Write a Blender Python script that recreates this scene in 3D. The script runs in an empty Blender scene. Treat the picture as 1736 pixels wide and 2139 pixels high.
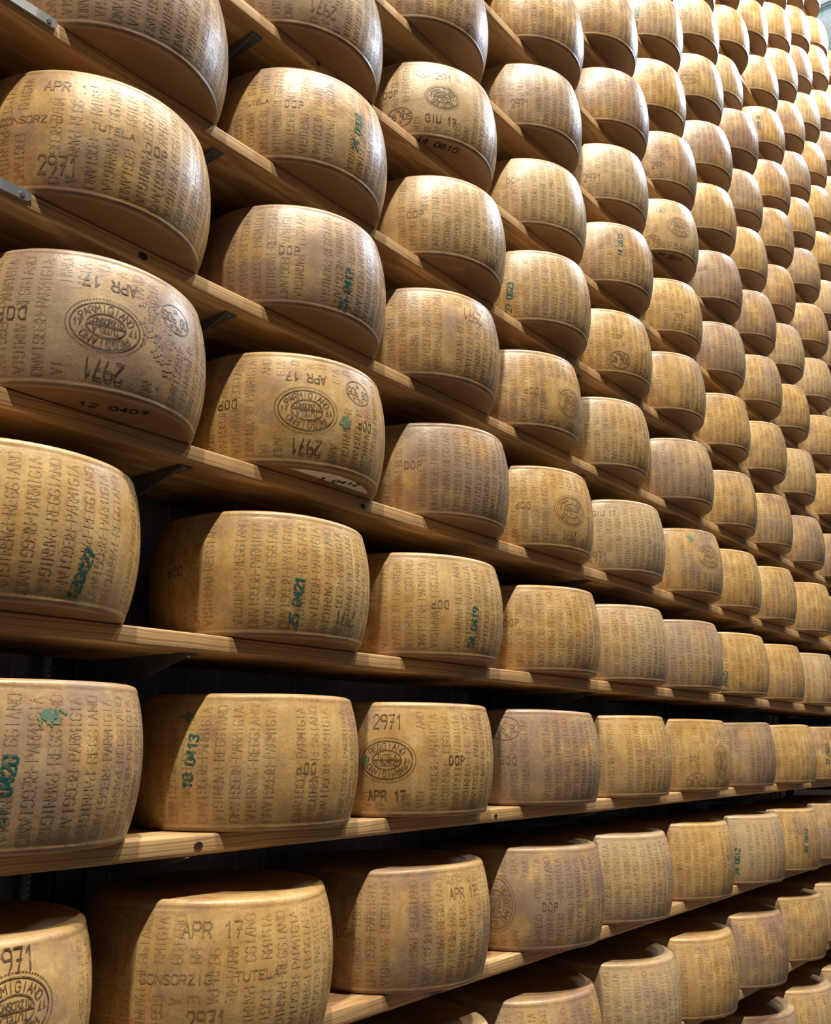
import bpy, bmesh, math, random
from mathutils import Vector, Matrix, noise

S = 0.33                      # metres between two shelf levels
sc = bpy.context.scene
col = sc.collection

# ------------------------------------------------------------------ camera
cam_d = bpy.data.cameras.new('camera'); cam = bpy.data.objects.new('camera', cam_d); col.objects.link(cam)
yaw, pitch, roll = 0.8987, 0.2472, 0.0022
F = Vector((math.sin(yaw)*math.cos(pitch), math.cos(yaw)*math.cos(pitch), math.sin(pitch)))
R = Vector((math.cos(yaw), -math.sin(yaw), 0)); U = R.cross(F)
R, U = R*math.cos(roll) + U*math.sin(roll), U*math.cos(roll) - R*math.sin(roll)
cam.matrix_world = Matrix(((R.x, U.x, -F.x, 0), (R.y, U.y, -F.y, -3.907*S), (R.z, U.z, -F.z, 0.43*S), (0, 0, 0, 1)))
cam_d.sensor_fit = 'HORIZONTAL'; cam_d.sensor_width = 36; cam_d.lens = 1941.33/1736*36
cam_d.clip_start = 0.02; cam_d.clip_end = 100
sc.camera = cam
sc.view_settings.view_transform = 'Standard'; sc.view_settings.look = 'None'
sc.view_settings.gamma = 1; sc.view_settings.exposure = 0.0; sc.view_settings.use_curve_mapping = False

# ------------------------------------------------------------------ light
w = bpy.data.worlds.new('world'); sc.world = w; w.use_nodes = True
w.node_tree.nodes['Background'].inputs[0].default_value = (0.76, 0.76, 0.94, 1)
w.node_tree.nodes['Background'].inputs[1].default_value = 0.035

def area(name, loc, size, power, color, target=None, sy=None):
    d = bpy.data.lights.new(name, 'AREA'); d.energy = power; d.color = color; d.size = size
    if sy: d.shape = 'RECTANGLE'; d.size_y = sy
    o = bpy.data.objects.new(name, d); col.objects.link(o); o.location = Vector(loc)*S
    t = Vector(target)*S if target else Vector(loc)*S + Vector((0, 0, -1))
    o.rotation_euler = (t - o.location).to_track_quat('-Z', 'Y').to_euler()
    return o
# hall lamps hung in a line high over the aisle
for x, e in ((-5.0, 1020), (5.0, 730), (15.0, 340)):
    area('hall_lamp_light', (x, -8.2, 26.5), 0.22, e, (1.0, 0.895, 0.72), (x, 0, 2))
# cool roof light close over the racks, and the bright lamp at the far end of the aisle
area('roof_light', (9.0, -3.0, 27.0), 0.8, 290, (0.80, 0.89, 1.0), (9, 0, 6))
area('end_window_light', (23.5, -4.0, 19.5), 1.0, 250, (0.70, 0.83, 1.0), (16, 0, 12))
area('added_ceiling_fill', (33.0, 1.0, 24.5), 1.0, 30, (0.85, 0.94, 1.0), (33.5, 2.0, 28.5))  # added uplight with no real fixture, brightens the ceiling

# ------------------------------------------------------------------ helpers
def tag(o, label=None, cat=None, group=None, kind=None):
    if label: o['label'] = label
    if cat: o['category'] = cat
    if group: o['group'] = group
    if kind: o['kind'] = kind
    return o

class MB:
    def __init__(s): s.v = []; s.f = []; s.m = []; s.sm = []
    def quad(s, pts, m=0, sm=False):
        b = len(s.v); s.v += [tuple(p) for p in pts]; s.f.append(tuple(range(b, b+len(pts)))); s.m.append(m); s.sm.append(sm)
    def box(s, x0, x1, y0, y1, z0, z1, m=0):
        b = len(s.v); s.v += [(x, y, z) for x in (x0, x1) for y in (y0, y1) for z in (z0, z1)]
        for f in ((0,1,3,2), (4,6,7,5), (0,4,5,1), (2,3,7,6), (0,2,6,4), (1,5,7,3)):
            s.f.append(tuple(b+i for i in f)); s.m.append(m); s.sm.append(False)
    def extrude_x(s, prof, x0, x1, n=1, m=0, sm=False, fn=None):
        k = len(prof); b = len(s.v)
        for i in range(n+1):
            x = x0 + (x1-x0)*i/n
            for j, (y, z) in enumerate(prof):
                dy, dz = fn(x, j) if fn else (0, 0)
                s.v.append((x, y+dy, z+dz))
        for i in range(n):
            for j in range(k):
                a = b+i*k+j; c = b+i*k+(j+1) % k
                s.f.append((a, c, c+k, a+k)); s.m.append(m); s.sm.append(sm)
        s.f.append(tuple(b+j for j in reversed(range(k)))); s.m.append(m); s.sm.append(False)
        s.f.append(tuple(b+n*k+j for j in range(k))); s.m.append(m); s.sm.append(False)
    def tube(s, p, q, r, n=12, m=0):
        p, q = Vector(p), Vector(q); d = (q-p).normalized(); a = d.orthogonal().normalized(); c = d.cross(a); b = len(s.v)
        for e in (p, q):
            for i in range(n):
                t = 2*math.pi*i/n; s.v.append(tuple(e + r*(math.cos(t)*a + math.sin(t)*c)))
        for i in range(n):
            j = (i+1) % n; s.f.append((b+i, b+j, b+n+j, b+n+i)); s.m.append(m); s.sm.append(True)
        s.f.append(tuple(b+i for i in reversed(range(n)))); s.m.append(m); s.sm.append(False)
        s.f.append(tuple(b+n+i for i in range(n))); s.m.append(m); s.sm.append(False)
    def mesh(s, name, mats):
        me = bpy.data.meshes.new(name); me.from_pydata([tuple(v) for v in s.v], [], s.f)
        for m in mats: me.materials.append(m)
        me.polygons.foreach_set('material_index', s.m); me.polygons.foreach_set('use_smooth', s.sm); me.update()
        return me
    def build(s, name, mats, parent=None, loc=None):
        o = bpy.data.objects.new(name, s.mesh(name, mats)); col.objects.link(o)
        if parent: o.parent = parent
        if loc: o.location = loc
        return o

# ------------------------------------------------------------------ materials
def mat(name):
    m = bpy.data.materials.new(name); m.use_nodes = True; nt = m.node_tree
    return m, nt, nt.nodes['Principled BSDF']
def N(nt, t, **kw):
    n = nt.nodes.new(t)
    for k, v in kw.items():
        if k.startswith('i_'):
            key = k[2:]; n.inputs[int(key) if key.isdigit() else key.replace('_', ' ')].default_value = v
        else: setattr(n, k, v)
    return n
def ramp(nt, fac, stops):
    r = nt.nodes.new('ShaderNodeValToRGB'); cr = r.color_ramp
    while len(cr.elements) > 1: cr.elements.remove(cr.elements[-1])
    cr.elements[0].position, cr.elements[0].color = stops[0][0], (*stops[0][1], 1)
    for p, c in stops[1:]:
        e = cr.elements.new(p); e.color = (*c, 1)
    nt.links.new(fac, r.inputs[0]); return r.outputs[0]
def g(v): return (v, v, v)
def mix(nt, fac, a, b, blend='MIX'):
    n = nt.nodes.new('ShaderNodeMix'); n.data_type = 'RGBA'; n.blend_type = blend
    for sock, val in ((n.inputs[0], fac), (n.inputs[6], a), (n.inputs[7], b)):
        if hasattr(val, 'is_linked'): nt.links.new(val, sock)
        elif isinstance(val, tuple): sock.default_value = (*val, 1) if len(val) == 3 else val
        else: sock.default_value = val
    return n.outputs[2]

def rind_material(name, ink=None, amount=0.0, dots=0.0):
    """waxy cheese rind; ink = a stamped or pricked colour that lies over it"""
    m, nt, b = mat(name); L = nt.links.new
    tc = N(nt, 'ShaderNodeTexCoord'); oi = N(nt, 'ShaderNodeObjectInfo')
    at = N(nt, 'ShaderNodeAttribute', attribute_type='OBJECT', attribute_name='seed')
    sc3 = N(nt, 'ShaderNodeVectorMath', operation='MULTIPLY', i_1=(37.0, 51.0, 29.0))
    cmb = N(nt, 'ShaderNodeCombineXYZ')
    for i in range(3): L(at.outputs['Fac'], cmb.inputs[i])
    L(cmb.outputs[0], sc3.inputs[0])
    ad = N(nt, 'ShaderNodeVectorMath', operation='ADD'); L(tc.outputs['Object'], ad.inputs[0]); L(sc3.outputs[0], ad.inputs[1])
    P = ad.outputs[0]
    def nz(scale, detail=3, rough=.55, vec=None):
        n = N(nt, 'ShaderNodeTexNoise', i_Scale=scale, i_Detail=detail, i_Roughness=rough); L(vec or P, n.inputs['Vector']); return n.outputs[0]
    big, mid, fine = nz(5.5, 3), nz(19, 4), nz(160, 5, .7)
    st = N(nt, 'ShaderNodeMapping'); st.inputs['Scale'].default_value = (1, 1, .12); L(P, st.inputs['Vector'])
    streak = nz(75, 3, .6, st.outputs[0])
    base = ramp(nt, mid, [(.30, (.48, .285, .095)), (.50, (.60, .38, .14)), (.68, (.68, .48, .205))])
    base = mix(nt, ramp(nt, streak, [(.40, g(0)), (.66, g(.45))]), base, (.42, .255, .10))
    base = mix(nt, ramp(nt, big, [(.55, g(0)), (.74, g(.55))]), base, (.36, .235, .17))
    # cooler, purplish mould bloom in irregular patches, more on some wheels than on others
    sp = N(nt, 'ShaderNodeSeparateColor'); L(oi.outputs['Color'], sp.inputs[0])
    bl = N(nt, 'ShaderNodeMath', operation='ADD'); L(nz(8.5, 5, .62), bl.inputs[0]); L(sp.outputs[0], bl.inputs[1])
    base = mix(nt, ramp(nt, bl.outputs[0], [(.54, g(0)), (.74, g(.72))]), base, (.235, .155, .155))
    gr = N(nt, 'ShaderNodeMath', operation='ADD'); L(nz(4.0, 3, .5), gr.inputs[0]); L(sp.outputs[1], gr.inputs[1])
    base = mix(nt, ramp(nt, gr.outputs[0], [(.50, g(0)), (.85, g(.6))]), base, (.50, .40, .27))
    base = mix(nt, ramp(nt, fine, [(.30, g(.5)), (.48, g(0))]), base, (.23, .135, .06))
    base = mix(nt, ramp(nt, fine, [(.58, g(0)), (.75, g(.3))]), base, (.78, .60, .36))
    # the pressed lip at both rims and the flat faces are browner than the side; underside shade is painted in too
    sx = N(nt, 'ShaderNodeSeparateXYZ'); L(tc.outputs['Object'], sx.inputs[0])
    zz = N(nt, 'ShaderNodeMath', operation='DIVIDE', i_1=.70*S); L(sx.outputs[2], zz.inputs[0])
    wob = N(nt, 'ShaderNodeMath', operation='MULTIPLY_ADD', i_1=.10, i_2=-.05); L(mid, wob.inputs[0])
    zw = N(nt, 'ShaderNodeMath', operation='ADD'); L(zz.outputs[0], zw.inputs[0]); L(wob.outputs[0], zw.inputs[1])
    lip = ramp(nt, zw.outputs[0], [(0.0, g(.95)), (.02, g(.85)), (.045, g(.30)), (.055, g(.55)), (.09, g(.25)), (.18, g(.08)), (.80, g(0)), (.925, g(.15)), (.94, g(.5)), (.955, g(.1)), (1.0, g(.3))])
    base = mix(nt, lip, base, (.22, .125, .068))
    col_out = base
    if ink:
        if dots:
            d = ramp(nt, nz(420, 1, .5), [(.40, g(0)), (.56, g(1))])
            wv = nz(24, 2, .5); keep = ramp(nt, wv, [(.30, g(.12)), (.60, g(1))])
            mm = N(nt, 'ShaderNodeMath', operation='MULTIPLY'); L(d, mm.inputs[0]); L(keep, mm.inputs[1])
            m2 = N(nt, 'ShaderNodeMath', operation='MULTIPLY', i_1=amount); L(mm.outputs[0], m2.inputs[0])
            col_out = mix(nt, m2.outputs[0], base, ink)
        else:
            m2 = ramp(nt, nz(120, 3, .6), [(.30, g(amount*.35)), (.50, g(amount))])
            col_out = mix(nt, m2, base, ink)
    L(col_out, b.inputs['Base Color'])
    L(ramp(nt, mid, [(.3, g(.30)), (.7, g(.48))]), b.inputs['Roughness'])
    b.inputs['Specular IOR Level'].default_value = .55
    h = N(nt, 'ShaderNodeMath', operation='MULTIPLY_ADD', i_1=.6); L(fine, h.inputs[0]); L(nz(48, 4), h.inputs[2])
    bu = N(nt, 'ShaderNodeBump', i_Strength=.32, i_Distance=.0022); L(h.outputs[0], bu.inputs['Height']); L(bu.outputs[0], b.inputs['Normal'])
    return m
RIND = rind_material('cheese rind')
PRICK = rind_material('pricked rind lettering', (.15, .085, .04), .66, 1.0)
STAMP = rind_material('branded mark', (.055, .032, .022), .88)
FAINT = rind_material('faint branded mark', (.14, .08, .04), .70)
TEAL = rind_material('teal ink', (.0, .105, .095), .97)
TEALS = rind_material('smeared teal ink', (.02, .20, .16), .75)
BLUE = rind_material('blue ink', (.02, .13, .28), .9)
BLACK = rind_material('black ink', (.012, .012, .014), .95)

BLOOM = rind_material('purple mould bloom', (.075, .06, .10), .62, 0.6)
def wood_material():
    m, nt, b = mat('pine board'); L = nt.links.new
    tc = N(nt, 'ShaderNodeTexCoord'); at = N(nt, 'ShaderNodeAttribute', attribute_type='OBJECT', attribute_name='seed')
    c = N(nt, 'ShaderNodeCombineXYZ')
    for i in range(3): L(at.outputs['Fac'], c.inputs[i])
    s5 = N(nt, 'ShaderNodeVectorMath', operation='SCALE'); s5.inputs['Scale'].default_value = 17; L(c.outputs[0], s5.inputs[0])
    ad = N(nt, 'ShaderNodeVectorMath', operation='ADD'); L(tc.outputs['Object'], ad.inputs[0]); L(s5.outputs[0], ad.inputs[1])
    mp = N(nt, 'ShaderNodeMapping'); mp.inputs['Scale'].default_value = (.16, 1, 1); L(ad.outputs[0], mp.inputs[0])
    n1 = N(nt, 'ShaderNodeTexNoise', i_Scale=9, i_Detail=2); L(mp.outputs[0], n1.inputs['Vector'])
    wv = N(nt, 'ShaderNodeTexWave', i_Scale=26, i_Distortion=5.5, i_Detail=2.0, wave_type='BANDS', bands_direction='Z'); wv.inputs['Detail Scale'].default_value = .8
    L(mp.outputs[0], wv.inputs['Vector'])
    fib = N(nt, 'ShaderNodeMapping'); fib.inputs['Scale'].default_value = (.03, 1, 1); L(ad.outputs[0], fib.inputs[0])
    n2 = N(nt, 'ShaderNodeTexNoise', i_Scale=260, i_Detail=3); L(fib.outputs[0], n2.inputs['Vector'])
    base = ramp(nt, wv.outputs[0], [(.15, (.52, .34, .165)), (.6, (.64, .45, .235)), (.95, (.38, .22, .10))])
    base = mix(nt, ramp(nt, n1.outputs[0], [(.4, g(0)), (.75, g(.55))]), base, (.40, .21, .085))
    base = mix(nt, ramp(nt, n2.outputs[0], [(.35, g(.35)), (.55, g(0))]), base, (.28, .15, .06))
    vo = N(nt, 'ShaderNodeTexVoronoi', i_Scale=2.3); kn = N(nt, 'ShaderNodeMapping'); kn.inputs['Scale'].default_value = (.8, 1.25, 1.25); L(ad.outputs[0], kn.inputs[0]); L(kn.outputs[0], vo.inputs['Vector'])
    base = mix(nt, ramp(nt, vo.outputs['Distance'], [(.035, g(.95)), (.055, g(.35)), (.10, g(0))]), base, (.07, .03, .015))
    L(base, b.inputs['Base Color']); b.inputs['Roughness'].default_value = .55
    bu = N(nt, 'ShaderNodeBump', i_Strength=.25, i_Distance=.001); L(n2.outputs[0], bu.inputs['Height']); L(bu.outputs[0], b.inputs['Normal'])
    return m
WOOD = wood_material()
def plain(name, c, rough=.5, metal=0.0, nscale=30, amt=.25):
    m, nt, b = mat(name)
    tc = N(nt, 'ShaderNodeTexCoord'); n = N(nt, 'ShaderNodeTexNoise', i_Scale=nscale, i_Detail=4); nt.links.new(tc.outputs['Object'], n.inputs['Vector'])
    d = tuple(x*(1-amt) for x in c)
    nt.links.new(ramp(nt, n.outputs[0], [(.3, d), (.7, c)]), b.inputs['Base Color'])
    b.inputs['Roughness'].default_value = rough; b.inputs['Metallic'].default_value = metal
    return m
KNOT = plain('wood knot', (.05, .02, .01), .6, 0, 300, .6)
STEEL = plain('dark painted steel', (.16, .185, .22), .42, .25)
ZINC = plain('galvanised steel', (.62, .66, .72), .33, .9)
PANEL = plain('dark slate panel', (.46, .52, .66), .6, 0.0, 14, .35)
SEAM = plain('pale panel seam', (.85, .90, .95), .5, .1)
PAPER = plain('white paper', (.74, .72, .72), .7)
CEIL = plain('white ceiling sheet', (.72, .75, .74), .8)
BEAM = plain('pale green steel', (.45, .58, .56), .45)
FLOOR = plain('dark concrete floor', (.09, .07, .055), .6, 0, 3, .2)
HALL = plain('ochre hall wall', (.50, .36, .20), .8, 0, 2, .2)
def lamp_mat(name, c, e):
    m, nt, b = mat(name); b.inputs['Base Color'].default_value = (*c, 1)
    b.inputs['Emission Color'].default_value = (*c, 1); b.inputs['Emission Strength'].default_value = e; return m

# ------------------------------------------------------------------ setting
X0, X1 = -3.0, 27.0
def st(name, mb, mats):
    o = mb.build(name, mats); tag(o, kind='structure'); return o
m = MB(); m.box(X0*S-1, 46*S, -10*S, 12*S, -4.75*S, -4.65*S); st('floor', m, [FLOOR])
m = MB(); m.box(X0*S-1, 46*S, -10*S, 12*S, 28.5*S, 28.7*S)
for i in range(50): m.box((X0+i+.4)*S, (X0+i+.45)*S, -10*S, 12*S, 28.47*S, 28.5*S, 1)
st('ceiling', m, [CEIL, SEAM])
m = MB(); m.box(46*S, 46.4*S, -10*S, 12*S, -4.65*S, 28.5*S); st('wall_right', m, [CEIL])
m = MB(); m.box(X0*S-1, (X1+1)*S, 1.30*S, 1.42*S, -4.65*S, 17.1*S)      # slatted back panel between the racks
i = 0; x = X0
while x < X1:
    m.box(x*S, x*S+.0022, 1.30*S-.003, 1.30*S, -4.65*S, 17.1*S, 1); x += .252
st('wall_back', m, [PANEL, SEAM])

# ------------------------------------------------------------------ the wheels' measured places, in shelf pitches
WHEELS = {
  -3: (5, [(9.445,0.336), (11.050,0.356), (12.409,0.342), (13.852,0.348), (15.286,0.360)]),
  -2: (2, [(5.133,0.351), (6.539,0.345), (7.997,0.349), (9.369,0.346), (10.849,0.346), (12.411,0.369), (13.930,0.350), (15.285,0.338)]),
  -1: (-1, [(0.695,0.373), (2.046,0.327), (3.553,0.331), (5.096,0.358), (6.640,0.333), (7.991,0.353), (9.526,0.371), (10.971,0.325), (12.323,0.326), (13.936,0.331), (15.378,0.364)]),
  0: (-1, [(0.649,0.356), (2.243,0.351), (3.774,0.368), (5.125,0.328), (6.674,0.335), (8.136,0.367), (9.625,0.365), (11.076,0.369), (12.519,0.332), (13.890,0.342), (15.346,0.370), (16.816,0.325)]),
  1: (-1, [(0.732,0.334), (2.128,0.344), (3.821,0.343), (5.277,0.330), (6.858,0.372), (8.210,0.358), (9.561,0.340), (10.988,0.326), (12.467,0.366), (13.927,0.365), (15.395,0.333), (16.801,0.350)]),
  2: (-1, [(1.041,0.356), (2.447,0.320), (3.940,0.333), (5.474,0.374), (6.826,0.371), (8.256,0.341), (9.755,0.338), (11.107,0.371), (12.459,0.364), (14.016,0.337), (15.647,0.372), (16.998,0.365)]),
  3: (-1, [(1.063,0.338), (2.444,0.359), (3.949,0.341), (5.347,0.346), (6.698,0.369), (8.110,0.373), (9.690,0.333), (11.207,0.366), (12.558,0.353), (14.106,0.361), (15.639,0.366), (17.092,0.360)]),
  4: (-1, [(1.077,0.343), (2.506,0.361), (3.957,0.352), (5.451,0.337), (6.878,0.329), (8.297,0.370), (9.648,0.331), (11.185,0.366), (12.536,0.325), (14.008,0.356), (15.691,0.326), (17.061,0.327)]),
  5: (-1, [(0.989,0.351), (2.412,0.338), (3.916,0.371), (5.391,0.363), (6.974,0.374), (8.370,0.330), (9.833,0.372), (11.281,0.370), (12.632,0.331), (13.984,0.348), (15.693,0.333), (17.045,0.367), (18.541,0.374)]),
  6: (1, [(3.898,0.349), (5.276,0.352), (6.933,0.362), (8.459,0.363), (9.810,0.333), (11.317,0.337), (12.669,0.335), (14.021,0.342), (15.660,0.360), (17.086,0.335), (18.569,0.374)]),
  7: (2, [(5.380,0.365), (7.004,0.327), (8.553,0.339), (9.954,0.341), (11.306,0.334), (12.658,0.359), (14.010,0.373), (15.695,0.338), (17.047,0.352), (18.592,0.343)]),
  8: (3, [(6.810,0.346), (8.403,0.339), (9.856,0.373), (11.381,0.335), (12.732,0.371), (14.084,0.326), (15.617,0.340), (17.035,0.346), (18.538,0.357), (20.057,0.357)]),
  9: (4, [(8.387,0.373), (9.861,0.342), (11.280,0.341), (12.719,0.341), (14.293,0.349), (15.652,0.343), (17.052,0.341), (18.631,0.365), (20.016,0.367)]),
  10: (5, [(9.796,0.329), (11.293,0.336), (12.638,0.470), (14.302,0.348), (15.787,0.363), (17.138,0.341), (18.607,0.369), (20.024,0.371)]),
  11: (6, [(11.472,0.364), (12.885,0.373), (14.288,0.362), (15.737,0.350), (17.188,0.364), (18.635,0.362), (20.057,0.338)]),
  12: (7, [(12.691,0.342), (14.042,0.369), (15.583,0.335), (17.067,0.349), (18.573,0.329), (20.079,0.357), (21.532,0.367)]),
  13: (8, [(14.077,0.339), (15.590,0.363), (16.941,0.366), (18.597,0.338), (20.086,0.325), (21.475,0.355)]),
  14: (9, [(15.592,0.344), (17.061,0.341), (18.412,0.345), (19.997,0.348), (21.507,0.340)]),
  15: (10, [(17.009,0.345), (18.797,0.374), (20.148,0.326), (21.500,0.345)]),
  16: (11, [(18.525,0.352)]),
}
MARKS = {
  (-1, 0): [('s','2971',-88.200,0.902,0,28), ('seal','',-87.700,0.653,0,38)],
  (-1, 1): [('s','APR 17',-128.800,0.824,0,22), ('s','CONSORZIO',-143.100,0.523,0,13), ('s','TUTELA',-109.000,0.530,0,13), ('s','2971',-129.800,0.270,0,27)],
  (-1, 2): [('s','APR 17',-95.000,0.781,0,19), ('s','DOP',-163.500,0.495,0,17)],
  (-1, 3): [('s','DOP',-127.200,0.442,0,17), ('seal','',-161.600,0.469,90,40)],
  (-1, 6): [('date','24 0612',-147.200,0.345,84,17)],
  (-1, 7): [('date','24 0612',-114.600,0.512,84,17)],
  (0, 0): [('date','21 0420',-113.100,0.367,84,17), ('blot','',-99.900,0.786,0,16)],
  (0, 1): [('date','18 0413',-156.000,0.506,84,17), ('s','DOP',-102.100,0.453,180,17), ('blot','',-158.900,0.828,0,8)],
  (0, 2): [('s','2971',-145.900,0.829,0,28), ('seal','',-146.000,0.496,180,38), ('s','APR 17',-146.000,0.193,0,18), ('s','DOP',-105.500,0.495,0,17), ('blot','',-159.300,0.487,0,9)],
  (0, 3): [('oval','',-154.900,0.800,180,34), ('s','DOP',-153.300,0.469,180,17)],
  (0, 5): [('oval','',-128.400,0.127,0,36), ('s','DOP',-130.200,0.454,0,15), ('seal','',-99.300,0.419,90,36)],
  (0, 8): [('date','27 0623',-122.500,0.492,84,17)],
  (1, 0): [('date','120427',-82.300,0.217,76,17)],
  (1, 1): [('date','25 0421',-114.400,0.278,84,17), ('s','DOP',-177.800,0.527,180,17), ('s','2971',-82.900,0.198,180,27)],
  (1, 2): [('s','DOP',-124.300,0.496,180,17), ('date','04 0419',-101.000,0.303,84,17)],
  (1, 3): [('s','DOP',-155.200,0.557,0,17)],
  (1, 6): [('date','21 0625',-146.400,0.176,84,17)],
  (2, 0): [('s','APR 17',-109.500,0.769,180,19), ('seal','',-110.200,0.454,0,38), ('oval','',-77.500,0.701,180,30), ('s','2971',-109.500,0.157,180,28), ('s','DOP',-146.900,0.484,180,20), ('stain','',-85.300,0.510,0,44), ('under','12 0407',-0.061,-0.487,0,18)],
  (2, 1): [('s','APR 17',-121.600,0.764,180,18), ('seal','',-120.900,0.471,0,40), ('s','2971',-120.200,0.162,180,28), ('oval','',-90.000,0.737,180,30), ('s','DOP',-162.000,0.511,180,17), ('s','DOP',-84.900,0.458,180,17), ('paper','',-0.141,-0.417,0,0), ('blot','',-99.000,0.417,0,14)],
  (2, 2): [('s','DOP',-148.100,0.521,0,17)],
  (2, 3): [('s','DOP',-143.900,0.490,180,17), ('seal','',-105.400,0.468,0,37), ('s','2971',-106.100,0.177,180,23)],
  (2, 4): [('s','GIU 17',-145.500,0.791,0,16), ('s','2971',-152.700,0.205,0,27)],
  (2, 5): [('seal','',-105.700,0.574,0,37), ('blot','',-125.600,0.833,0,14)],
  (3, 0): [('s','APR 17',-131.200,0.824,0,19), ('s','CONSORZIO',-146.600,0.535,0,12), ('s','TUTELA',-112.300,0.531,0,12), ('s','DOP',-92.800,0.505,0,17), ('s','2971',-133.600,0.201,0,28)],
  (3, 1): [('s','17',-167.400,0.836,0,15), ('s','DOP',-133.000,0.499,0,17), ('date','25 0417',-99.800,0.251,84,17)],
  (3, 2): [('s','2971',-101.400,0.747,180,29)],
  (3, 3): [('s','DOP',-129.500,0.442,180,17), ('seal','',-92.700,0.395,0,37), ('s','2971',-90.900,0.130,180,25)],
  (4, 1): [('s','17',-169.500,0.927,0,15), ('s','DOP',-133.400,0.548,0,16), ('s','TUTELA',-154.700,0.575,0,10), ('date','24 0408',-94.400,0.481,84,17)],
  (4, 2): [('s','DOP',-148.200,0.465,0,17), ('s','2971',-86.500,0.144,180,27)],
  (4, 3): [('date','27 0623',-155.200,0.322,84,17)],
  (4, 4): [('s','DOP',-125.600,0.543,0,15), ('oval','',-123.400,0.202,0,34)],
  (5, 1): [('s','2971',-114.800,0.234,180,28)],
  (5, 2): [('A','A',-138.200,0.789,0,17), ('s','2971',-123.800,0.779,0,20), ('seal','',-124.800,0.492,0,30), ('s','DOP',-160.600,0.531,0,17), ('oval','',-154.400,0.237,0,30), ('s','GIU 17',-125.400,0.220,0,19), ('under','14 0610',-0.325,-0.456,0,20)],
  (5, 3): [('s','DOP',-151.000,0.618,0,17)],
  (5, 4): [('date','14 0615',-124.200,0.604,84,17)],
  (5, 5): [('s','2971',-119.800,0.274,0,25)],
  (6, 2): [('oval','',-89.900,0.108,0,24)],
  (6, 3): [('s','GIU 17',-140.000,0.927,0,15), ('s','2971',-142.600,0.313,0,25)],
  (6, 4): [('s','2971',-147.900,0.351,0,27)],
  (6, 5): [('A','A',-135.600,0.736,0,17), ('seal','',-115.400,0.460,0,37), ('oval','',-146.400,0.160,0,30), ('under','14 0615',-0.276,-0.468,0,20)],
  (6, 6): [('s','DOP',-145.500,0.571,0,15)],
  (7, 4): [('date','16 0615',-90.500,0.641,84,17)],
  (7, 5): [('s','2971',-138.700,0.275,0,25)],
  (8, 6): [('s','DOP',-141.200,0.576,0,15)],
  (9, 5): [('date','16 0615',-148.000,0.349,84,17)],
  (9, 6): [('seal','',-142.400,0.426,0,40)],
  (10, 6): [('oval','',-145.300,0.418,0,30)],
  (10, 8): [('date','20 0612',-139.300,0.494,270,16)],
}
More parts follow.
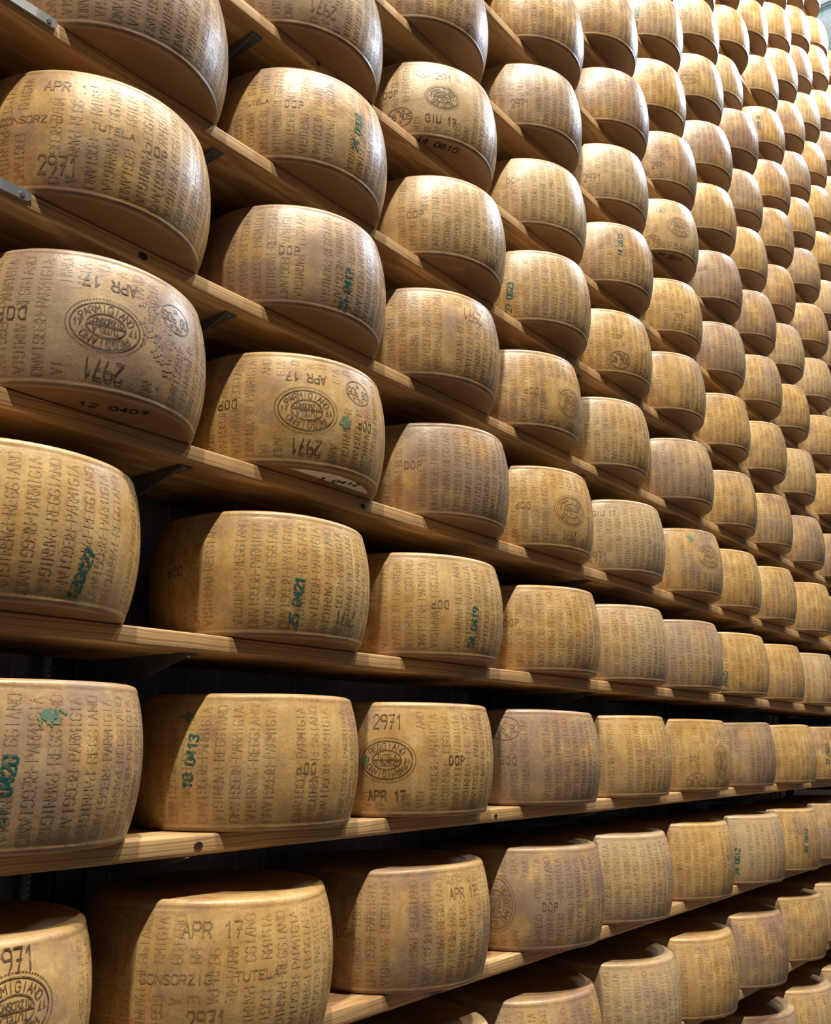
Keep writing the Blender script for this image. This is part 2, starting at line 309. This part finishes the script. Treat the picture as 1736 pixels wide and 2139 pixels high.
# ------------------------------------------------------------------ shelf boards
ordinal = ['lowest', 'second', 'third', 'fourth', 'fifth', 'sixth', 'seventh', 'eighth', 'ninth', 'tenth', 'eleventh', 'twelfth', 'thirteenth', 'fourteenth', 'fifteenth', 'sixteenth', 'seventeenth', 'eighteenth', 'nineteenth', 'twentieth', 'twenty-first', 'twenty-second']
def shelf_name(row): return ordinal[row+3] + (' shelf' if row == -3 else ' shelf from the bottom')
KNOTS = {3: [(2.58, -.052, .020)], 0: [(3.17, -.052, .019), (5.84, -.05, .012)], 2: [(4.36, -.06, .016)], 5: [(3.83, -.035, .012)], 4: [(7.18, -.05, .012), (7.95, -.05, .014)]}
def board(row):
    T = .098*S; D = .86*S
    pr = []
    for (cy, cz, a0, a1, r) in ((.012, -.012, 90, 180, .012), (.020, -.098+.020, 180, 270, .020)):
        for i in range(5):
            a = math.radians(a0 + (a1-a0)*i/4); pr.append(((cy + r*math.cos(a))*S, (cz + r*math.sin(a))*S))
    pr += [(D-.003, -T), (D, -T+.003), (D, -.003), (D-.003, 0)]
    rnd = random.Random(row*7+3); ph = [rnd.uniform(0, 6) for _ in range(3)]
    end = 19.35 if row == 16 else X1
    wob = lambda x, j: (.0012*math.sin(x*2.1+ph[0]) + .0005*math.sin(x*9+ph[1]), .0007*math.sin(x*3+ph[2]) if 2 < j < 12 else 0)
    mb = MB(); mb.extrude_x(pr, X0*S, end*S, 160, 0, True, wob)
    if row == -4: nm = 'shelf just above the floor'
    o = mb.build('shelf_board', [WOOD], loc=(0, 0, row*S)); o['seed'] = rnd.uniform(-3, 3)
    notes = {0: ', with a dark knot at lower left', 1: ', dark gap and bracket beneath it', 2: ', with wavy grain on its edge', 3: ', with steel strap and round knot at left', 4: ', with a steel strap at the top left', 16: ', topmost, near the ceiling'}
    lab = 'long pine shelf board under the row of cheese wheels, ' + ('lowest of all' if row == -3 else ordinal[row+3] + ' from the bottom')
    if row in notes: lab = 'pine shelf board ' + ordinal[row+3] + ' from the bottom' + notes[row]
    tag(o, lab, 'shelf', 'pine shelf boards carrying the cheese wheels')
    for (x, z, r) in KNOTS.get(row, []):
        k = MB(); n = 16; yy = -.0021
        ring = [(x*S + 1.35*r*S*math.cos(2*math.pi*i/n)*(1+.12*math.sin(3*i)), yy, z*S + r*S*math.sin(2*math.pi*i/n)) for i in range(n)]
        k.f.append(tuple(range(n))); k.v += ring; k.m.append(0); k.sm.append(False)
        back = [(p[0], .004, p[2]) for p in ring]; k.v += back
        for i in range(n):
            j = (i+1) % n; k.f.append((i, n+i, n+j, j)); k.m.append(0); k.sm.append(True)
        ko = k.build('knot', [KNOT], o)
    if row in (3, 4, 5):                                            # galvanised joining strap screwed over the edge
        xe = {3: 1.94, 4: 1.97, 5: 1.93}[row]; zc = -.030; hh = .027; pts = []
        for i in range(9):
            a = math.radians(-90 + 180*i/8); pts.append((xe - .027 + hh*math.cos(a), zc + hh*math.sin(a)))
        pts += [(xe-.66, zc+hh), (xe-.66, zc-hh)]
        k = MB(); n = len(pts); k.v += [(p[0]*S, -.0045, p[1]*S) for p in pts] + [(p[0]*S, 0.004, p[1]*S) for p in pts]
        k.f.append(tuple(range(n))); k.m.append(0); k.sm.append(False)
        for i in range(n):
            j = (i+1) % n; k.f.append((i, n+i, n+j, j)); k.m.append(0); k.sm.append(False)
        so = k.build('joining_strap', [ZINC], o); tag(so, 'galvanised steel strap with a rounded end')
        for sx in (xe-.045, xe-.60):
            q = MB(); q.tube((sx*S, -.0045, zc*S), (sx*S, -.0062, zc*S), .0042, 14)
            q.box(sx*S-.0028, sx*S+.0028, -.0066, -.0062, zc*S-.0006, zc*S+.0006, 1); q.box(sx*S-.0006, sx*S+.0006, -.0067, -.0062, zc*S-.0028, zc*S+.0028, 1)
            q.build('screw', [ZINC, STEEL], so)
for row in range(-4, 17): board(row) if row > -4 else None

# ------------------------------------------------------------------ rack uprights with bracket arms
armx = {1: 3.07, 2: 2.96, 3: 3.21, 4: 3.04, 5: 3.30}
for ui, ux in enumerate((3.14, 7.49, 11.84, 16.19, 20.54)):
    e = bpy.data.objects.new('rack_upright', None); col.objects.link(e); e.location = (ux*S, 1.11*S, -4.65*S)
    tag(e, ['dark steel rack upright with bracket arms, between the first two columns of wheels', 'dark steel rack upright behind the fourth and fifth columns of wheels', 'dark steel rack upright hidden behind the seventh and eighth wheel columns', 'dark steel rack upright behind the tenth wheel column', 'dark steel rack upright near the far end of the racks'][ui], 'rack upright', 'steel uprights of the rack')
    B = Vector(e.location)
    k = MB(); top = 16.9
    for (a, b_, c, d) in ((-.10, .10, -.05, -.035), (-.10, -.085, -.05, .08), (.085, .10, -.05, .08)):
        k.box(a*S, b_*S, c*S, d*S, 0, (top+4.65)*S)
    k.build('post', [STEEL], e)
    for row in range(-3, 17):
        ax = (armx.get(row, 3.14) if ui == 0 else ux)
        z = (row - .098)*S - B.z; x = ax*S - B.x
        prof = [(.06, 0), (.06, -.012), (.46, -.115), (1.06, -.125), (1.06, 0)]
        k = MB(); n = len(prof); th = .0035
        vs = [(x-th/2, (p[0]-1.11)*S, z + p[1]*S - .0035) for p in prof] + [(x+th/2, (p[0]-1.11)*S, z + p[1]*S - .0035) for p in prof]
        k.v += vs; k.f.append(tuple(reversed(range(n)))); k.f.append(tuple(range(n, 2*n))); k.m += [0, 0]; k.sm += [False, False]
        for i in range(n):
            j = (i+1) % n; k.f.append((i, j, n+j, n+i)); k.m.append(0); k.sm.append(False)
        k.box(x-th/2, x+.026, (.06-1.11)*S, -.05*S, z-.0035, z-.0006)
        arm = k.build('bracket_arm', [STEEL], e)
        q = MB(); q.tube((x+.013, (.095-1.11)*S, z-.0035), (x+.013, (.095-1.11)*S, z-.0065), .0045, 12); q.build('bolt', [ZINC], arm)
# ribbed pole behind the lowest shelves at left
k = MB(); ex, ey = 2.95*S, 1.17*S; z = -4.65*S; zt = 1.95*S; n = 12; rings = []
while z < zt: rings.append((z, .0105)); rings.append((z+.0035, .0135)); rings.append((z+.007, .0105)); z += .0105
b0 = 0
for (zz, r) in rings:
    for i in range(n): k.v.append((r*math.cos(2*math.pi*i/n), r*math.sin(2*math.pi*i/n), zz + 4.65*S))
for a in range(len(rings)-1):
    for i in range(n):
        j = (i+1) % n; k.f.append((a*n+i, a*n+j, a*n+n+j, a*n+n+i)); k.m.append(0); k.sm.append(False)
tag(k.build('ribbed_pole', [ZINC], loc=(ex, ey, -4.65*S)), 'grey ribbed metal pole standing behind the lower left shelves', 'pole')

# ceiling beams and lamp at the far end
for i, bx in enumerate((33.6, 38.5)):
    k = MB(); k.box(-.10*S, .10*S, -9.5*S, 11.5*S, -.32*S, -.26*S); k.box(-.10*S, .10*S, -9.5*S, 11.5*S, -.05*S, 0); k.box(-.02*S, .02*S, -9.5*S, 11.5*S, -.26*S, -.05*S)
    o = k.build('ceiling_beam', [BEAM], loc=(bx*S, 0, 28.45*S)); tag(o, ['pale green steel ceiling beam at the top right corner', 'pale steel ceiling beam further down the hall'][i], 'beam', 'ceiling beams')

# ------------------------------------------------------------------ stroke lettering
G = {
'A': [[(0,0),(2,6),(4,0)],[(.8,2.2),(3.2,2.2)]], 'B': [[(0,0),(0,6),(3,6),(3.8,5),(3,3.2),(0,3.2)],[(3,3.2),(4,2),(3,0),(0,0)]],
'C': [[(4,5),(3,6),(1,6),(0,5),(0,1),(1,0),(3,0),(4,1)]], 'D': [[(0,0),(0,6),(2.6,6),(4,4.6),(4,1.4),(2.6,0),(0,0)]],
'E': [[(4,0),(0,0),(0,6),(4,6)],[(0,3.1),(3,3.1)]], 'G': [[(4,5),(3,6),(1,6),(0,5),(0,1),(1,0),(3,0),(4,1),(4,2.8),(2.4,2.8)]],
'I': [[(2,0),(2,6)]], 'L': [[(0,6),(0,0),(4,0)]], 'M': [[(0,0),(0,6),(2,2.5),(4,6),(4,0)]], 'N': [[(0,0),(0,6),(4,0),(4,6)]],
'O': [[(1,0),(0,1),(0,5),(1,6),(3,6),(4,5),(4,1),(3,0),(1,0)]], 'P': [[(0,0),(0,6),(3,6),(4,5),(4,3.9),(3,2.9),(0,2.9)]],
'R': [[(0,0),(0,6),(3,6),(4,5),(4,3.9),(3,2.9),(0,2.9)],[(2.2,2.9),(4,0)]], 'S': [[(4,5.2),(3,6),(1,6),(0,5),(0,4),(4,2),(4,1),(3,0),(1,0),(0,.8)]],
'T': [[(2,0),(2,6)],[(0,6),(4,6)]], 'U': [[(0,6),(0,1),(1,0),(3,0),(4,1),(4,6)]], 'Z': [[(0,6),(4,6),(0,0),(4,0)]], '-': [[(.6,3),(3.4,3)]],
'0': [[(1,0),(0,1),(0,5),(1,6),(3,6),(4,5),(4,1),(3,0),(1,0)]], '1': [[(.8,4.4),(2.4,6),(2.4,0)]], '2': [[(0,4.8),(.8,6),(3.2,6),(4,5),(4,4),(0,0),(4,0)]],
'3': [[(0,5.4),(1,6),(3,6),(4,5),(3,3.2),(1.6,3.2)],[(3,3.2),(4,1.4),(3,0),(1,0),(0,.8)]], '4': [[(3,0),(3,6),(0,1.8),(4,1.8)]],
'5': [[(4,6),(.4,6),(.2,3.6),(3,3.6),(4,2.6),(4,1),(3,0),(1,0),(0,.8)]], '6': [[(3.6,5.6),(1.4,6),(0,4),(0,1),(1,0),(3,0),(4,1),(4,2.4),(3,3.3),(0,2.8)]],
'7': [[(0,6),(4,6),(1.6,0)],[(1.2,3),(3.6,3)]], '8': [[(1,3.2),(0,4.2),(0,5.2),(1,6),(3,6),(4,5.2),(4,4.2),(3,3.2),(1,3.2),(0,2),(0,1),(1,0),(3,0),(4,1),(4,2),(3,3.2)]],
'9': [[(4,3.4),(1,3.2),(0,4),(0,5.2),(1,6),(3,6),(4,5.2),(4,2),(2.6,0)]]}
def text_segs(t, h, asp=.55, gap=.30, ox=0, oy=0):
    """list of 2-D strokes (metres), centred; h = cap height, asp = letter width / height"""
    w = h*asp; adv = w*(1+gap); tot = adv*len(t) - w*gap; out = []
    for i, ch in enumerate(t):
        for pl in G.get(ch, []):
            p = [(-tot/2 + i*adv + x/4*w + ox, (y/6-.5)*h + oy) for x, y in pl]
            out += list(zip(p[:-1], p[1:]))
    return out
def rot_segs(segs, deg):
    c, s_ = math.cos(math.radians(deg)), math.sin(math.radians(deg))
    return [tuple((x*c - y*s_, x*s_ + y*c) for x, y in sg) for sg in segs]
def arc_text(t, rx, ry, h, mid, span):
    """letters marching clockwise around an ellipse, tops outward"""
    out = []; n = len(t)
    for i, ch in enumerate(t):
        a = math.radians(mid + span/2 - span*(i+.5)/n); cx, cy = rx*math.cos(a), ry*math.sin(a)
        nx, ny = math.cos(a)/rx, math.sin(a)/ry; l = math.hypot(nx, ny); nx, ny = nx/l, ny/l
        for pl in G.get(ch, []):
            p = []
            for x, y in pl:
                u, v = (x/4-.5)*h*.62, (y/6-.5)*h
                p.append((cx + u*ny + v*nx, cy - u*nx + v*ny))
            out += list(zip(p[:-1], p[1:]))
    return out
def ellipse(rx, ry, n=56, dashed=False):
    p = [(rx*math.cos(2*math.pi*i/n), ry*math.sin(2*math.pi*i/n)) for i in range(n+1)]
    return [sg for i, sg in enumerate(zip(p[:-1], p[1:])) if not (dashed and i % 2)]

# ------------------------------------------------------------------ wheel shape
HT, RM, RB = .70*S, .665*S, .605*S
class Shape:
    def __init__(s, seed):
        r = random.Random(seed); s.a = [r.uniform(-1, 1) for _ in range(8)]; s.p = [r.uniform(0, 6.28) for _ in range(8)]
    def rad(s, th, t):
        """radius at angle th and height fraction t"""
        b = 4*t*(1-t); base = RB + (RM-RB)*(b**.85 if b > 0 else 0)
        base *= 1 + .006*s.a[0]*math.cos(2*th+s.p[0]) + .003*s.a[1]*math.cos(3*th+s.p[1])
        base += S*.012*s.a[2]*math.sin(th+s.p[2])*(t-.5) + S*.008*s.a[3]*(.5-t)
        if t < .06: base += S*(.007*(1-((t-.030)/.030)**2) - .003)
        if t > .945: base += S*(.006*(1-((t-.972)/.027)**2) - .003)
        return base
    def top(s, th, q):                      # small unevenness of the upper rim
        return S*(.006*s.a[4]*math.sin(2*th+s.p[4]) + .004*s.a[5]*math.sin(3*th+s.p[5]))*q
    def pos(s, th, t, off=0.0):
        r = s.rad(th, t) + off; return (r*math.cos(th), r*math.sin(th), t*HT + s.top(th, t))
def add_body(mb, sh, seg=120):
    prof = [(.0, .0), (.55, .0), (.90, .0), (.965, .0)]
    ts = [.006, .018, .03, .042, .053, .06, .075, .10, .14, .19, .25, .32, .39, .46, .53, .60, .67, .74, .80, .85, .89, .92, .94, .95, .962, .975, .985, .995]
    b = len(mb.v); rings = 0
    mb.v.append((0, 0, 0.0))
    def ring(fn):
        nonlocal rings
        for i in range(seg): mb.v.append(fn(2*math.pi*i/seg))
        rings += 1
    for q in (.5, .88, .95): ring(lambda th: (sh.rad(th, .0)*q*math.cos(th), sh.rad(th, .0)*q*math.sin(th), 0.0))
    ring(lambda th: (sh.rad(th, .0)*.985*math.cos(th), sh.rad(th, .0)*.985*math.sin(th), .0005))
    for t in ts: ring(lambda th: sh.pos(th, t))
    ring(lambda th: (sh.rad(th, 1)*.982*math.cos(th), sh.rad(th, 1)*.982*math.sin(th), HT*1.003 + sh.top(th, 1)))
    for q in (.93, .80, .5): ring(lambda th: (sh.rad(th, 1)*q*math.cos(th), sh.rad(th, 1)*q*math.sin(th), HT*1.003 + sh.top(th, 1)*q*.5 - .002*(1-q)))
    mb.v.append((0, 0, HT)); last = len(mb.v)-1
    for i in range(seg):
        j = (i+1) % seg
        mb.f.append((b, b+1+j, b+1+i)); mb.m.append(0); mb.sm.append(True)
        o = b+1+(rings-1)*seg; mb.f.append((o+i, o+j, last)); mb.m.append(0); mb.sm.append(True)
    for k in range(rings-1):
        o = b+1+k*seg
        for i in range(seg):
            j = (i+1) % seg; mb.f.append((o+i, o+j, o+seg+j, o+seg+i)); mb.m.append(0); mb.sm.append(True)
def project(mb, sh, segs, th0, t0, width, m=0, off=.0005, step=.008):
    """lay 2-D strokes (u to the right seen from outside, v up) on the side of the wheel"""
    hw = width/2
    for (a, c) in segs:
        dx, dy = c[0]-a[0], c[1]-a[1]; l = math.hypot(dx, dy)
        if l < 1e-6: continue
        nx, ny = -dy/l*hw, dx/l*hw; ex, ey = dx/l*hw*.6, dy/l*hw*.6
        a2 = (a[0]-ex, a[1]-ey); c2 = (c[0]+ex, c[1]+ey); n = max(1, math.ceil(l/step)); prev = None
        for i in range(n+1):
            f = i/n; u, v = a2[0]+(c2[0]-a2[0])*f, a2[1]+(c2[1]-a2[1])*f; cur = []
            for sgn in (1, -1):
                t = t0 + (v+sgn*ny)/HT
                t = min(max(t, .004), .996)
                cur.append(len(mb.v)); mb.v.append(sh.pos(th0 + (u+sgn*nx)/RM, t, off))
            if prev: mb.f.append((prev[0], prev[1], cur[1], cur[0])); mb.m.append(m); mb.sm.append(True)
            prev = cur
def lettering(mb, sh, seed, lo=-180, hi=0, clear=()):
    """columns of pricked letters running up the side, PARMIGIANO-REGGIANO over and over"""
    r = random.Random(seed); n = 48; h = .0170; words = ('PARMIGIANO', 'REGGIANO')
    for k in range(n):
        deg = -180 + 360*k/n
        if not lo <= deg <= hi: continue
        if r.random() < .05: continue
        th = math.radians(deg)
        for side in (1, -1):                # upper half reads upwards, lower half downwards
            wd = '-' + words[(k + (side < 0)) % 2]
            adv = (.0108 if len(wd) > 10 else .0118)
            for i, ch in enumerate(wd):
                if side > 0 and i == 0: t = .5
                elif side < 0 and i == 0: continue
                else: t = .5 + side*(i*adv)/HT - (.015 if k % 2 else -.005)
                if not .09 < t < .915: continue
                if any(a0 < deg < a1 and b0 < t < b1 for a0, a1, b0, b1 in clear): continue
                project(mb, sh, rot_segs(text_segs(ch, h, .50), 90*side), th, t, .0023, 1, .00025, .012)
RMATS = [RIND, PRICK]
def seal_segs(R0):
    rx, ry = R0/1000*1.40, R0/1000
    thin = ellipse(rx, ry) + ellipse(rx*.56, ry*.50) + [((-rx*.56, 0), (rx*.56, 0))]
    dots = ellipse(rx*1.13, ry*1.16, 150, True)
    txt = arc_text('PARMIGIANO', rx*.78, ry*.74, ry*.30, 90, 138) + arc_text('REGGIANO', rx*.78, ry*.74, ry*.30, -90, 120)
    txt += text_segs('17', ry*.24, .6, .3, -rx*.80, 0) + rot_segs(text_segs('17', ry*.24, .6, .3, -rx*.80, 0), 180)
    txt += text_segs('CONSORZIO', ry*.22, .55, .25, 0, ry*.19) + rot_segs(text_segs('TUTELA', ry*.22, .62, .35, 0, ry*.19), 180)
    return thin, dots, txt
def add_marks(o, sh, marks, faint):
    """each stamp is a part of its wheel"""
    todo = []
    for mk in marks:
        kind, txt, a, t, rot, size = mk
        if kind == 's' and ' ' in txt:      # month and year are two separate impressions
            w = size/1000*.58; adv = w*1.32; tot = adv*6 - w*.32
            for word, i0 in ((txt[:3], 0), (txt[4:], 4)):
                mid_u = -tot/2 + i0*adv + (adv*len(word) - w*.32)/2
                todo.append((kind, word, a + math.degrees(mid_u/RM)*(-1 if rot == 180 else 1), t, rot, size))
        else: todo.append(mk)
    for kind, txt, a, t, rot, size in todo:
        th = math.radians(a); h = size/1000
        if kind == 's':
            mb = MB(); asp = {'DOP': .52, '2971': .44, 'APR': .58, 'GIU': .58, '17': .58}.get(txt, .75)
            gap = .7 if txt == 'DOP' else .32
            project(mb, sh, rot_segs(text_segs(txt, h, asp, gap), rot), th, t, .0026 if h > .015 else .0016, 0, .0006)
            p = mb.build('stamped_lettering', [FAINT if faint else STAMP], o)
        elif kind == 'seal':
            mb = MB(); thin, dots, tx = seal_segs(size)
            project(mb, sh, rot_segs(thin, rot), th, t, .0020, 0, .0006); project(mb, sh, rot_segs(dots, rot), th, t, .0013, 0, .0006); project(mb, sh, rot_segs(tx, rot), th, t, .0013, 0, .0006)
            p = mb.build('oval_seal', [FAINT if faint else STAMP], o); tag(p, 'oval seal ringed with capital letters')
        elif kind == 'oval':
            mb = MB(); R0 = size/1000*.82
            sg = ellipse(R0*1.35, R0, 40) + text_segs('08 905', R0*.62, .52, .25) + text_segs('ITALIA', R0*.26, .6, .3, 0, R0*.62) + text_segs('IT', R0*.26, .6, .3, 0, -R0*.60)
            project(mb, sh, rot_segs(sg, rot), th, t, .0017, 0, .0006)
            p = mb.build('plant_number_oval', [FAINT if faint else STAMP], o); tag(p, 'small oval mark with a plant number')
        elif kind == 'date':
            mb = MB(); project(mb, sh, rot_segs(text_segs(txt, h, .56, .38), rot), th, t, .0036, 0, .0006)
            p = mb.build('date_stamp', [TEAL], o); tag(p, 'teal ink date number')
        elif kind == 'A':
            mb = MB(); project(mb, sh, text_segs('A', h*.62, .8), th, t, .0035, 0, .0006); project(mb, sh, ellipse(h*1.05, h*.72, 28), th, t, .0012, 0, .0006)
            p = mb.build('grade_stamp', [BLUE], o); tag(p, 'blue letter A in a small ring')
        elif kind == 'blot':
            mb = MB(); r = random.Random(a); c = []
            for i in range(26):
                u, v = r.gauss(0, h*.45), r.gauss(0, h*.45); q = r.uniform(0, 3.14); l = r.uniform(.002, .007)
                c.append(((u-l*math.cos(q), v-l*math.sin(q)), (u+l*math.cos(q), v+l*math.sin(q))))
            project(mb, sh, c, th, t, .0035, 0, .0006); p = mb.build('ink_smear', [TEALS], o); tag(p, 'smeared teal ink')
        elif kind == 'under':
            mb = MB(); hw = .0021
            for (p0, p1) in text_segs(txt, h, .62, .42):
                q = []
                for (u, v) in (p0, p1):     # underside, read from the aisle
                    u, v = u*.9 - v*.42, -u*.42 - v*.9
                    q.append((a*S*.97 + u, t*S*.97 + v, -.0006))
                dx, dy = q[1][0]-q[0][0], q[1][1]-q[0][1]; l = math.hypot(dx, dy) or 1; nx, ny = -dy/l*hw, dx/l*hw
                mb.quad([(q[0][0]+nx, q[0][1]+ny, q[0][2]), (q[1][0]+nx, q[1][1]+ny, q[1][2]), (q[1][0]-nx, q[1][1]-ny, q[1][2]), (q[0][0]-nx, q[0][1]-ny, q[0][2])])
            p = mb.build('date_stamp', [BLACK], o); tag(p, 'black ink date number under the rim')
        elif kind == 'stain':
            mb = MB(); r = random.Random(5); c = []
            for i in range(170):
                u, v = r.gauss(0, h*.33), r.gauss(0, h*.60); q = .9 + r.uniform(-.7, .7); l = r.uniform(.002, .008)
                c.append(((u-v*.25-l*math.cos(q), v-l*math.sin(q)), (u-v*.25+l*math.cos(q), v+l*math.sin(q))))
            project(mb, sh, c, th, t, .004, 0, .0004); p = mb.build('mould_stain', [BLOOM], o); tag(p, 'bluish purple smudge')
        elif kind == 'paper':
            mb = MB(); q = [(.555*S*math.cos(math.radians(d)), .555*S*math.sin(math.radians(d)), -.0004) for d in range(232, 313, 5)]
            mb.quad(q[::-1]); p = mb.build('paper_label', [PAPER], o); tag(p, 'white paper label under the rim')
            mb = MB(); r = random.Random(3)
            for (p0, p1) in text_segs('1 0412', .018, .62, .42):
                q = [(u*.95 - v*.3 + .05*S, -u*.3 - v*.95 - .47*S, -.0010) for (u, v) in (p0, p1)]
                dx, dy = q[1][0]-q[0][0], q[1][1]-q[0][1]; l = math.hypot(dx, dy) or 1; nx, ny = -dy/l*.0021, dx/l*.0021
                mb.quad([(q[0][0]+nx, q[0][1]+ny, q[0][2]), (q[1][0]+nx, q[1][1]+ny, q[1][2]), (q[1][0]-nx, q[1][1]-ny, q[1][2]), (q[0][0]-nx, q[0][1]-ny, q[0][2])])
            d_ = mb.build('printed_number', [BLACK], p); d_['seed'] = 1.0
        p['seed'] = o['seed']; p.color = o.color

# ------------------------------------------------------------------ cheese wheels
variants = []
for v in range(10):
    sh = Shape(100+v); mb = MB(); add_body(mb, sh); lettering(mb, sh, v, -180, 180)
    variants.append((sh, mb.mesh('cheese_wheel', RMATS)))
TINT = {'golden': (0.0, 0.0), 'pale': (-.08, .22), 'mottled': (.10, .05), 'purple-stained': (.20, .10), 'greyish tan': (.04, .34)}
SPECIAL = {(1,0): 'golden', (0,0): 'mottled', (2,0): 'purple-stained', (3,0): 'mottled', (4,0): 'purple-stained', (0,1): 'golden', (1,1): 'golden', (2,1): 'golden', (-1,0): 'golden', (-1,1): 'golden', (3,1): 'purple-stained', (4,1): 'mottled', (5,2): 'pale', (4,2): 'pale', (3,2): 'mottled', (2,2): 'purple-stained', (0,2): 'golden', (1,2): 'golden', (-1,2): 'mottled', (-1,4): 'greyish tan', (-2,4): 'greyish tan', (1,5): 'purple-stained', (0,6): 'purple-stained', (0,4): 'golden', (3,5): 'purple-stained', (4,4): 'golden', (9,6): 'mottled', (8,9): 'purple-stained'}
LABEL = {
(3,0): 'large wheel at far left branded APR 17 and, below it, 2971 upright',
(4,0): 'wheel cut by the top left corner of the photo, above the APR 17 wheel',
(2,0): 'wheel with an oval seal and upside-down 2971 beside a purple stain',
(1,0): 'golden wheel with teal 120427 on its side, at the far left',
(0,0): 'wheel at far left with teal 0420 cut by the frame and a teal smear above',
(-1,0): 'wheel in the bottom left corner with 971 over a half-seen oval seal',
(5,1): 'wheel cut by the top edge with upside-down 2971, above the one stamped 24 0408',
(4,1): 'wheel with teal 24 0408 near its right side',
(3,1): 'purple-tinged wheel with teal 25 0417 down its right side and DOP',
(2,1): 'wheel with a crisp dark oval seal and upside-down 2971, second column, small teal smear',
(1,1): 'broad golden wheel with teal 25 0421 right of a dark gap in the shelf',
(0,1): 'golden wheel with teal 18 0413 on its left half',
(-1,1): 'big golden wheel with APR 17 upright at the bottom of the photo',
(5,2): 'pale wheel with blue ringed A, 2971, oval seal and GIU 17',
(4,2): 'pale wheel marked DOP on its left, under the wheel with the blue A',
(1,2): 'golden wheel with teal 04 0419 low on its right side',
(0,2): 'golden wheel with 2971 over an upside-down oval seal, beside the one stamped 18 0413',
(4,3): 'wheel with teal 27 0623 at its left edge',
(5,4): 'wheel with teal 14 0615 near the middle of its side',
(6,5): 'wheel with a small blue A, an oval seal and black numbers under the rim',
(4,4): 'wheel with DOP above a small oval plant number',
(-1,2): 'wheel with APR 17 at its upper right and DOP at its left edge',
}
pos_word = {1: 'leftmost', 2: 'second', 3: 'third', 4: 'fourth', 5: 'fifth', 6: 'sixth', 7: 'seventh', 8: 'eighth', 9: 'ninth', 10: 'tenth', 11: 'eleventh', 12: 'twelfth', 13: 'thirteenth'}
rnd = random.Random(11)
for row in sorted(WHEELS):
    c0, lst = WHEELS[row]
    shown = 0
    for i, (x, y) in enumerate(lst):
        ci = c0 + i; key = (row, ci); marks = MARKS.get(key, [])
        tint = SPECIAL.get(key) or rnd.choice(('golden', 'golden', 'mottled', 'pale', 'mottled', 'greyish tan', 'purple-stained'))
        seed = rnd.uniform(0, 9); a, b_ = TINT[tint]
        near = (marks and ci <= 5) or (ci <= 3 and ci >= 0)
        if near:
            sh = Shape(row*31 + ci*7 + 500); clear = []
            for kind, txt, ma, mt, rot, size in marks:
                if kind == 'seal': clear.append((ma-17-size*.12, ma+17+size*.12, mt-.27, mt+.27))
                elif kind in ('oval', 'A'): clear.append((ma-11, ma+11, mt-.15, mt+.15))
                elif kind == 's' and txt != 'DOP': clear.append((ma-size*.33-4, ma+size*.33+4, mt-.09, mt+.09))
                elif kind == 's': clear.append((ma-8, ma+8, mt-.05, mt+.05))
            mb = MB(); add_body(mb, sh, 144); lettering(mb, sh, row*5+ci, -200, 20, clear)
            me = mb.mesh('cheese_wheel', RMATS); rz = 0.0
        else:
            sh, me = variants[rnd.randrange(10)]; rz = rnd.uniform(0, 6.283)
        o = bpy.data.objects.new('cheese_wheel', me); col.objects.link(o)
        o.location = (x*S, y*S, row*S + .0004); o.rotation_euler = (0, 0, rz)
        o['seed'] = seed; o.color = (max(0, a+.1) - .1 if a > 0 else 0, b_, 0, 1)
        if ci < 0: lab = 'wheel mostly outside the left edge of the photo, on the ' + shelf_name(row)
        else:
            shown += 1
            lab = LABEL.get(key) or ('%s cheese wheel on the %s, %s from the left' % (tint, shelf_name(row), pos_word[shown])).replace('leftmost from the left', 'leftmost')
        tag(o, lab, 'cheese wheel', 'cheese wheels on the shelves')
        if marks:
            mk = [(k_, t_, a_ - math.degrees(rz), tt, ro, sz) for (k_, t_, a_, tt, ro, sz) in marks]
            add_marks(o, sh, mk, faint=(key not in {(2,0), (2,1), (0,2), (5,2), (4,4), (-1,0), (1,1)} ))
